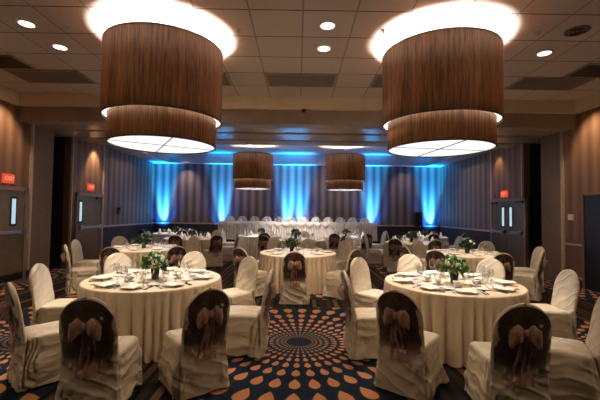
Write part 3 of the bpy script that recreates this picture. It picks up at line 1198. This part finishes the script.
def round_table(x, y, tname, places, detail, mat='cloth', idx=0):
    """places: list of (angle, place name)"""
    TABLES.append((x, y))
    t = thing('round_table', 'round banquet table under its cloth, the ' + tname, 'table', (x, y, 0), 0, None)
    MB().lathe([(TR - .02, .725), (TR - .02, .752)], 48, cap=True).build('tabletop', MAT['panel'], t)
    for k in range(4):
        a = pi / 4 + k * pi / 2
        MB().tube([(cos(a) * .55, sin(a) * .55, 0), (cos(a) * .5, sin(a) * .5, .725)], .016, 8).build('leg', MAT['metal_leg'], t)
    c = bpy.data.objects.new('tablecloth', cloths[mat][idx % 2])
    COL.objects.link(c)
    c.location = (x, y, 0)
    c.rotation_euler = (0, 0, idx * 1.1)
    tag(c, 'floor-length %s cloth draped over the %s' % ('champagne satin' if mat == 'cloth' else 'pale', tname), 'tablecloth', None)
    Zt = .7625
    rnd = random.Random(idx + 50)
    for ang, where in places:
        j = lambda s=.01: rnd.uniform(-s, s)
        if detail >= 2:
            put('dinner_plate', x, y, ang, .63 + j(), j(), Zt, 0, where, tname)
            put('napkin', x, y, ang, .655 + j(), .01 + j(), Zt + .019, rnd.uniform(-.5, .5), where, tname)
            put('knife', x, y, ang, .64, .165 + j(.005), Zt, 0, where, tname)
            put('spoon', x, y, ang, .64, .195 + j(.005), Zt, 0, where, tname)
            put('fork', x, y, ang, .64, -.165 + j(.005), Zt, 0, where, tname)
            put('bread_plate', x, y, ang, .47 + j(), -.17 + j(), Zt, 0, where, tname)
            put('wine_glass', x, y, ang, .43 + j(.02), .10 + j(.02), Zt, 0, where, tname)
            put('water_goblet', x, y, ang, .44 + j(.02), .0 + j(.02), Zt, 0, where, tname)
            put('coffee_cup', x, y, ang, .32 + j(), -.03 + j(.02), Zt, 0, where, tname)
        elif detail == 1:
            put('dinner_plate', x, y, ang, .63 + j(), j(), Zt, 0, where, tname)
            put('napkin', x, y, ang, .655 + j(), .01 + j(), Zt + .019, rnd.uniform(-.5, .5), where, tname)
            put('wine_glass', x, y, ang, .43 + j(.02), .12 + j(.02), Zt, 0, where, tname)
            put('water_goblet', x, y, ang, .44 + j(.02), -.02 + j(.02), Zt, 0, where, tname)
        else:
            put('dinner_plate', x, y, ang, .63 + j(), j(), Zt, 0, where, tname)
            put('standing_napkin', x, y, ang, .63 + j(), j(), Zt + .007, rnd.uniform(-.5, .5), where, tname)
            put('wine_glass', x, y, ang, .43 + j(.02), .12 + j(.02), Zt, 0, where, tname)
            put('water_goblet', x, y, ang, .44 + j(.02), -.02 + j(.02), Zt, 0, where, tname)


def octants(off=0):
    return [(45 * k + off, OCT[k]) for k in range(8)]


LT, RT = (-1.88, 4.79), (2.04, 4.74)
round_table(*LT, 'near left round table', [(270, 'front'), (236, 'front left'), (190, 'left'), (138, 'back left'), (92, 'back'), (48, 'back right'), (2, 'right'), (-50, 'front right')], 2, idx=0)
round_table(*RT, 'near right round table', [(262, 'front'), (-50, 'front right'), (-8, 'right'), (42, 'back right'), (90, 'back'), (135, 'back left'), (180, 'left'), (225, 'front left')], 2, idx=1)
round_table(.02, 8.1, 'middle centre round table', octants(), 1, idx=2)
round_table(-3.66, 8.7, 'middle left round table', octants(), 1, idx=3)
round_table(3.92, 8.35, 'middle right round table', octants(), 1, idx=4)
round_table(.10, 12.0, 'far centre round table', octants(), 0, idx=5)
round_table(-3.55, 12.0, 'far left round table', octants(), 0, idx=6)
round_table(3.65, 11.3, 'far right round table', octants(), 0, idx=7)
round_table(-1.38, 13.75, 'pale left table before the head table', octants(), 0, 'clothw', 8)
round_table(1.87, 13.75, 'pale right table before the head table', octants(), 0, 'clothw', 9)
round_table(-4.95, 14.6, 'farthest left corner round table', octants(), 0, 'clothw', 10)
round_table(5.1, 14.3, 'farthest right corner round table', octants(), 0, 'clothw', 11)

ZT = .7625
centrepiece(-1.85, 4.72, ZT, 'white and green flower centrepiece in dark vase on the near left table', 12, seed=1)
centrepiece(2.05, 4.68, ZT, 'white and green flower centrepiece in dark vase on the near right table', 11, seed=2)
centrepiece(-.12, 8.05, ZT, 'dark leafy centrepiece on the middle centre table', 1, True, .95, 3)
centrepiece(-3.66, 8.6, ZT, 'dark green and mauve centrepiece on the middle left table', 2, True, 1.0, 4, 3)
centrepiece(3.92, 8.25, ZT, 'dark green and cream centrepiece on the middle right table', 3, True, 1.05, 5, 2)
centrepiece(-.05, 12.0, ZT, 'dark leafy centrepiece on the far centre table', 0, True, 1.0, 6)
centrepiece(-3.5, 12.0, ZT, 'dark leafy centrepiece with white blooms on the far left table', 3, True, .85, 7)
centrepiece(3.6, 11.3, ZT, 'round dark leafy centrepiece on the far right table', 0, True, 1.0, 8)
centrepiece(-1.38, 13.75, ZT, 'dark leafy centrepiece on the pale table left of centre', 1, True, .85, 9)
centrepiece(1.87, 13.75, ZT, 'dark leafy centrepiece on the pale table right of centre', 1, True, .85, 10)
centrepiece(-4.95, 14.6, ZT, 'dark leafy centrepiece on the farthest left corner table', 1, True, .85, 11)
centrepiece(5.1, 14.3, ZT, 'dark leafy centrepiece on the farthest right corner table', 1, True, .85, 12)

# chairs: (x, y of backrest, facing, label)
G = 'slip-covered banquet chairs around the '
P = 'ivory covered chair '
chair_list = {
    'near left table': [
        (-1.66, 2.90, 95, 'chair seen from behind with dark sheer sash, bottom left of the picture'),
        (-2.66, 3.42, 46, 'ivory covered chair in side view at the bottom left edge, facing right'),
        (-3.20, 4.60, 8, 'pale chair by the left edge facing right, front of its back lit'),
        (-2.88, 5.82, -40, 'pale round-backed chair at the back left of the near left table'),
        (-1.77, 6.12, -92, 'pale round-backed chair directly behind the near left table'),
        (-.78, 5.55, -132, 'pale chair at the back right of the near left table, facing left'),
        (-.34, 4.34, 178, 'side-view chair with copper bow right of the near left table'),
        (-.80, 3.28, 128, 'chair with dark sheer back in front right of the near left table'),
    ],
    'near right table': [
        (1.78, 2.84, 84, 'chair seen from behind with dark sheer sash, bottom right of the picture'),
        (2.70, 3.18, 152, 'ivory covered chair cut by the bottom right edge, facing left'),
        (3.46, 4.60, 176, 'pale chair right of the near right table, front of its back lit'),
        (2.98, 5.60, -140, 'pale round-backed chair at the back right of the near right table'),
        (1.94, 5.95, -88, 'pale round-backed chair directly behind the near right table'),
        (1.00, 5.60, -50, 'pale chair at the back left of the near right table'),
        (.60, 4.30, 2, 'side-view chair with copper bow left of the near right table'),
        (.93, 3.29, 52, 'chair with dark sheer back in front left of the near right table'),
    ],
    'middle centre table': [
        (-.04, 6.42, 90, 'chair with lit copper bow at the centre, back to the viewer'),
        (-1.08, 6.95, 52, 'chair at the front left of the middle centre table'),
        (1.10, 6.95, 138, 'chair at the front right of the middle centre table'),
        (-1.35, 8.9, -25, 'chair at the left of the middle centre table'),
        (1.22, 9.2, -140, 'tan chair at the back right of the middle centre table'),
        (-.6, 9.65, -70, 'chair at the back left of the middle centre table'),
        (.30, 9.55, -95, 'chair directly behind the middle centre table'),
    ],
    'middle left table': [
        (-4.55, 7.15, 35, 'slim side-view chair by the left doors facing right'),
        (-5.0, 8.4, 5, 'pale chair in front of the far left door facing the middle left table'),
        (-3.52, 6.85, 95, 'chair with sheer back in front of the middle left table'),
        (-4.78, 9.7, -40, 'pale chair at the back left of the middle left table by the wall'),
        (-2.40, 7.15, 128, 'chair at the front right of the middle left table'),
        (-2.9, 10.05, -115, 'chair at the back right of the middle left table'),
    ],
    'middle right table': [
        (4.80, 7.05, 140, 'slim side-view chair by the double doors facing left'),
        (5.15, 8.0, 178, 'pale chair in front of the double doors facing left'),
        (3.75, 6.55, 88, 'chair with sheer back in front of the middle right table'),
        (4.85, 9.3, -135, 'tan chair at the back right of the middle right table'),
        (2.70, 6.95, 52, 'chair at the front left of the middle right table'),
        (2.35, 7.75, 15, 'side-view chair left of the middle right table'),
        (3.3, 9.65, -70, 'chair behind the middle right table'),
    ],
    'far centre table': [
        (-.95, 10.7, 55, 'dark-backed chair at the front left of the far centre table'),
        (.25, 13.45, -90, 'chair directly behind the far centre table'),
        (1.35, 11.3, 150, 'chair with dark sash at the right of the far centre table'),
    ],
    'far left table': [
        (-3.55, 10.6, 95, 'dark-backed chair in front of the far left table'),
        (-2.42, 10.75, 125, 'dark-backed chair at the front right of the far left table'),
        (-2.15, 12.2, 185, 'chair at the right of the far left table, copper bow'),
        (-4.9, 12.2, 0, 'chair at the left of the far left table'),
        (-4.5, 11.0, 45, 'chair at the front left of the far left table'),
        (-3.0, 13.4, -105, 'chair behind the far left table'),
    ],
    'far right table': [
        (2.85, 10.2, 60, 'dark-backed chair at the front left of the far right table'),
        (3.75, 9.95, 95, 'dark-backed chair directly in front of the far right table'),
        (2.40, 11.9, -20, 'tan chair left of the far right table facing right'),
        (4.95, 11.4, 185, 'slim pale side-view chair right of the far right table'),
        (4.1, 12.75, -105, 'chair behind the far right table'),
    ],
    'two pale tables': [
        (-1.15, 12.4, 100, 'chair in front of the pale table left of centre'),
        (-2.7, 13.9, -5, 'chair left of the pale table left of centre'),
        (1.35, 12.5, 75, 'chair in front of the pale table right of centre'),
        (2.35, 12.5, 110, 'chair at the front right of the pale table right of centre'),
        (3.2, 13.9, 185, 'chair right of the pale table right of centre'),
    ],
    'corner tables': [
        (-4.3, 13.35, 115, 'chair in front of the farthest left corner table'),
        (-5.6, 13.5, 60, 'chair at the front left of the farthest left corner table'),
        (4.9, 12.95, 85, 'chair in front of the farthest right corner table'),
        (5.95, 13.4, 130, 'chair at the front right of the farthest right corner table'),
        (3.85, 14.4, 0, 'chair at the left of the farthest right corner table'),
    ],
}
for g, lst in chair_list.items():
    for (x, y, a, lab) in lst:
        chair(x, y, a, lab, G + g)

# ------------------------------------------------------------------ head table on its riser
t = thing('stage_riser', 'low black-skirted riser carrying the head table', 'riser', (0, 15.35, 0))
MB().box(-3.9, 3.9, -.55, .72, .44, .50).build('deck', MAT['riser'], t)
MB().box(-3.88, 3.88, -.53, .70, .0, .44).build('skirt', MAT['riser'], t)
t = thing('head_table', 'long head table behind the round tables', 'table', (0, 15.1, .5))
MB().box(-3.22, 3.24, -.2, .38, .715, .745).build('tabletop', MAT['panel'], t)
for sx in (-3.1, 0, 3.1):
    for sy in (-.12, .3):
        MB().tube([(sx, sy, 0), (sx, sy, .715)], .016, 8).build('leg', MAT['metal_leg'], t)
cl = thing('head_table_linen', 'long white pleated and swagged linen on the head table', 'tablecloth', (0, 15.1, .5))
m = MB()
rows = []
path = []
N = 420
for i in range(61):
    path.append((-3.27, .42 - .66 * i / 60 * 1.0, 0))
for i in range(N + 1):
    path.append((-3.27 + 6.56 * i / N, -.24, 1))
for i in range(61):
    path.append((3.29, -.24 + .66 * i / 60, 2))
for z in (.01, .2, .4, .6, .70, .748):
    t_ = 1 - z / .75
    row = []
    for i, (x, y, s) in enumerate(path):
        d = .016 * sin(i * .95) * min(1, t_ * 3) - .02 * t_
        if s == 1:
            row.append((x, y + d, z))
        else:
            row.append((x + (d if s == 0 else -d), y, z))
    rows.append(row)
m.grid(rows)
m.build('skirt', MAT['clothw'], cl)
MB().box(-3.27, 3.29, -.24, .42, .747, .757).build('topper', MAT['clothw'], cl)
sw = MB()
ns = 20
for k in range(ns):
    x0 = -3.27 + 6.56 * k / ns
    wd = 6.56 / ns
    rr = []
    for j in range(7):
        v = j / 6
        row = []
        for i in range(13):
            u = i / 12
            dip = 4 * u * (1 - u)
            z = .75 - v * (.05 + .20 * dip)
            y = -.262 - .035 * dip * sin(pi * v) - .010 * sin(v * 16) * dip
            row.append((x0 + wd * u, y, z))
        rr.append(row)
    sw.grid(rr)
sw.build('swag', MAT['clothw'], cl)
ORD = ['one', 'two', 'three', 'four', 'five', 'six', 'seven', 'eight', 'nine', 'ten', 'eleven', 'twelve']
xs = [-3.0 + 6.0 * k / 11 for k in range(12)]
for k, x in enumerate(xs):
    a = -90
    c = chair(x, 15.98, a, 'chair %s behind the head table, only its rounded top showing' % (
        'number %s from the left' % ['one', 'two', 'three', 'four', 'five', 'six', 'seven', 'eight', 'nine', 'ten', 'eleven', 'twelve'][k]), 'chairs behind the head table')
    c.location.z = .5
    for kind, al, sd in (('dinner_plate', 0, 0), ('wine_glass', -.14, .12), ('water_goblet', -.14, .02), ('standing_napkin', 0, 0)):
        o = bpy.data.objects.new(kind, ME[kind])
        COL.objects.link(o)
        o.location = (x + sd, 15.38 + al, 1.2575 + (.007 if kind == 'standing_napkin' else .0))
        d_, cat = ITEM[kind]
        tag(o, d_ + ' on the head table before chair %s from the left' % ORD[k], cat, PL[kind] + ' along the head table')
for x, side in ((-.86, 'left'), (.93, 'right')):
    t = thing('tall_vase_arrangement', 'tall slim dark branch arrangement on the head table, %s one' % side, 'flowers', (x, 15.1, 1.258), 0, 'tall head table arrangements')
    MB().lathe([(.05, 0), (.05, .01), (.018, .03), (.016, .22), (.04, .26), (.037, .26), (.01, .22)], 16).build('vase', MAT['vase'], t)
    mb = MB()
    leaf_ball(mb, (0, 0, .36), .12, 60, random.Random(5), 1.0, .07)
    mb.build('foliage', MAT['leafdark'], t)
    mb = MB()
    for k in range(7):
        a = 2 * pi * k / 7
        mb.tube([(0, 0, .24), (cos(a) * .03, sin(a) * .03, .36), (cos(a) * .09, sin(a) * .09, .48)], .004, 5)
    mb.build('stems', MAT['leafdark'], t)

# loudspeaker tower in the right corner
t = thing('loudspeaker', 'black two-driver loudspeaker on a pole in the far right corner', 'speaker', (5.3, 15.75, 0))
MB().box(-.15, .15, -.14, .14, 1.12, 1.74).build('cabinet', MAT['black'], t)
for z in (1.27, 1.57):
    q = MB().lathe([(.001, .0), (.04, .0), (.10, .03), (.12, .035), (.12, .02)], 20)
    q.v = [(a, -.14 - c_, z + b) for a, b, c_ in q.v]
    q.build('driver', MAT['metal_leg'], t)
MB().tube([(0, 0, .6), (0, 0, 1.12)], .018, 8).build('pole', MAT['metal_leg'], t)
for k in range(3):
    a = 2 * pi * k / 3 + .5
    MB().tube([(0, 0, .7), (cos(a) * .42, sin(a) * .42, .012)], .012, 6).build('leg', MAT['metal_leg'], t)
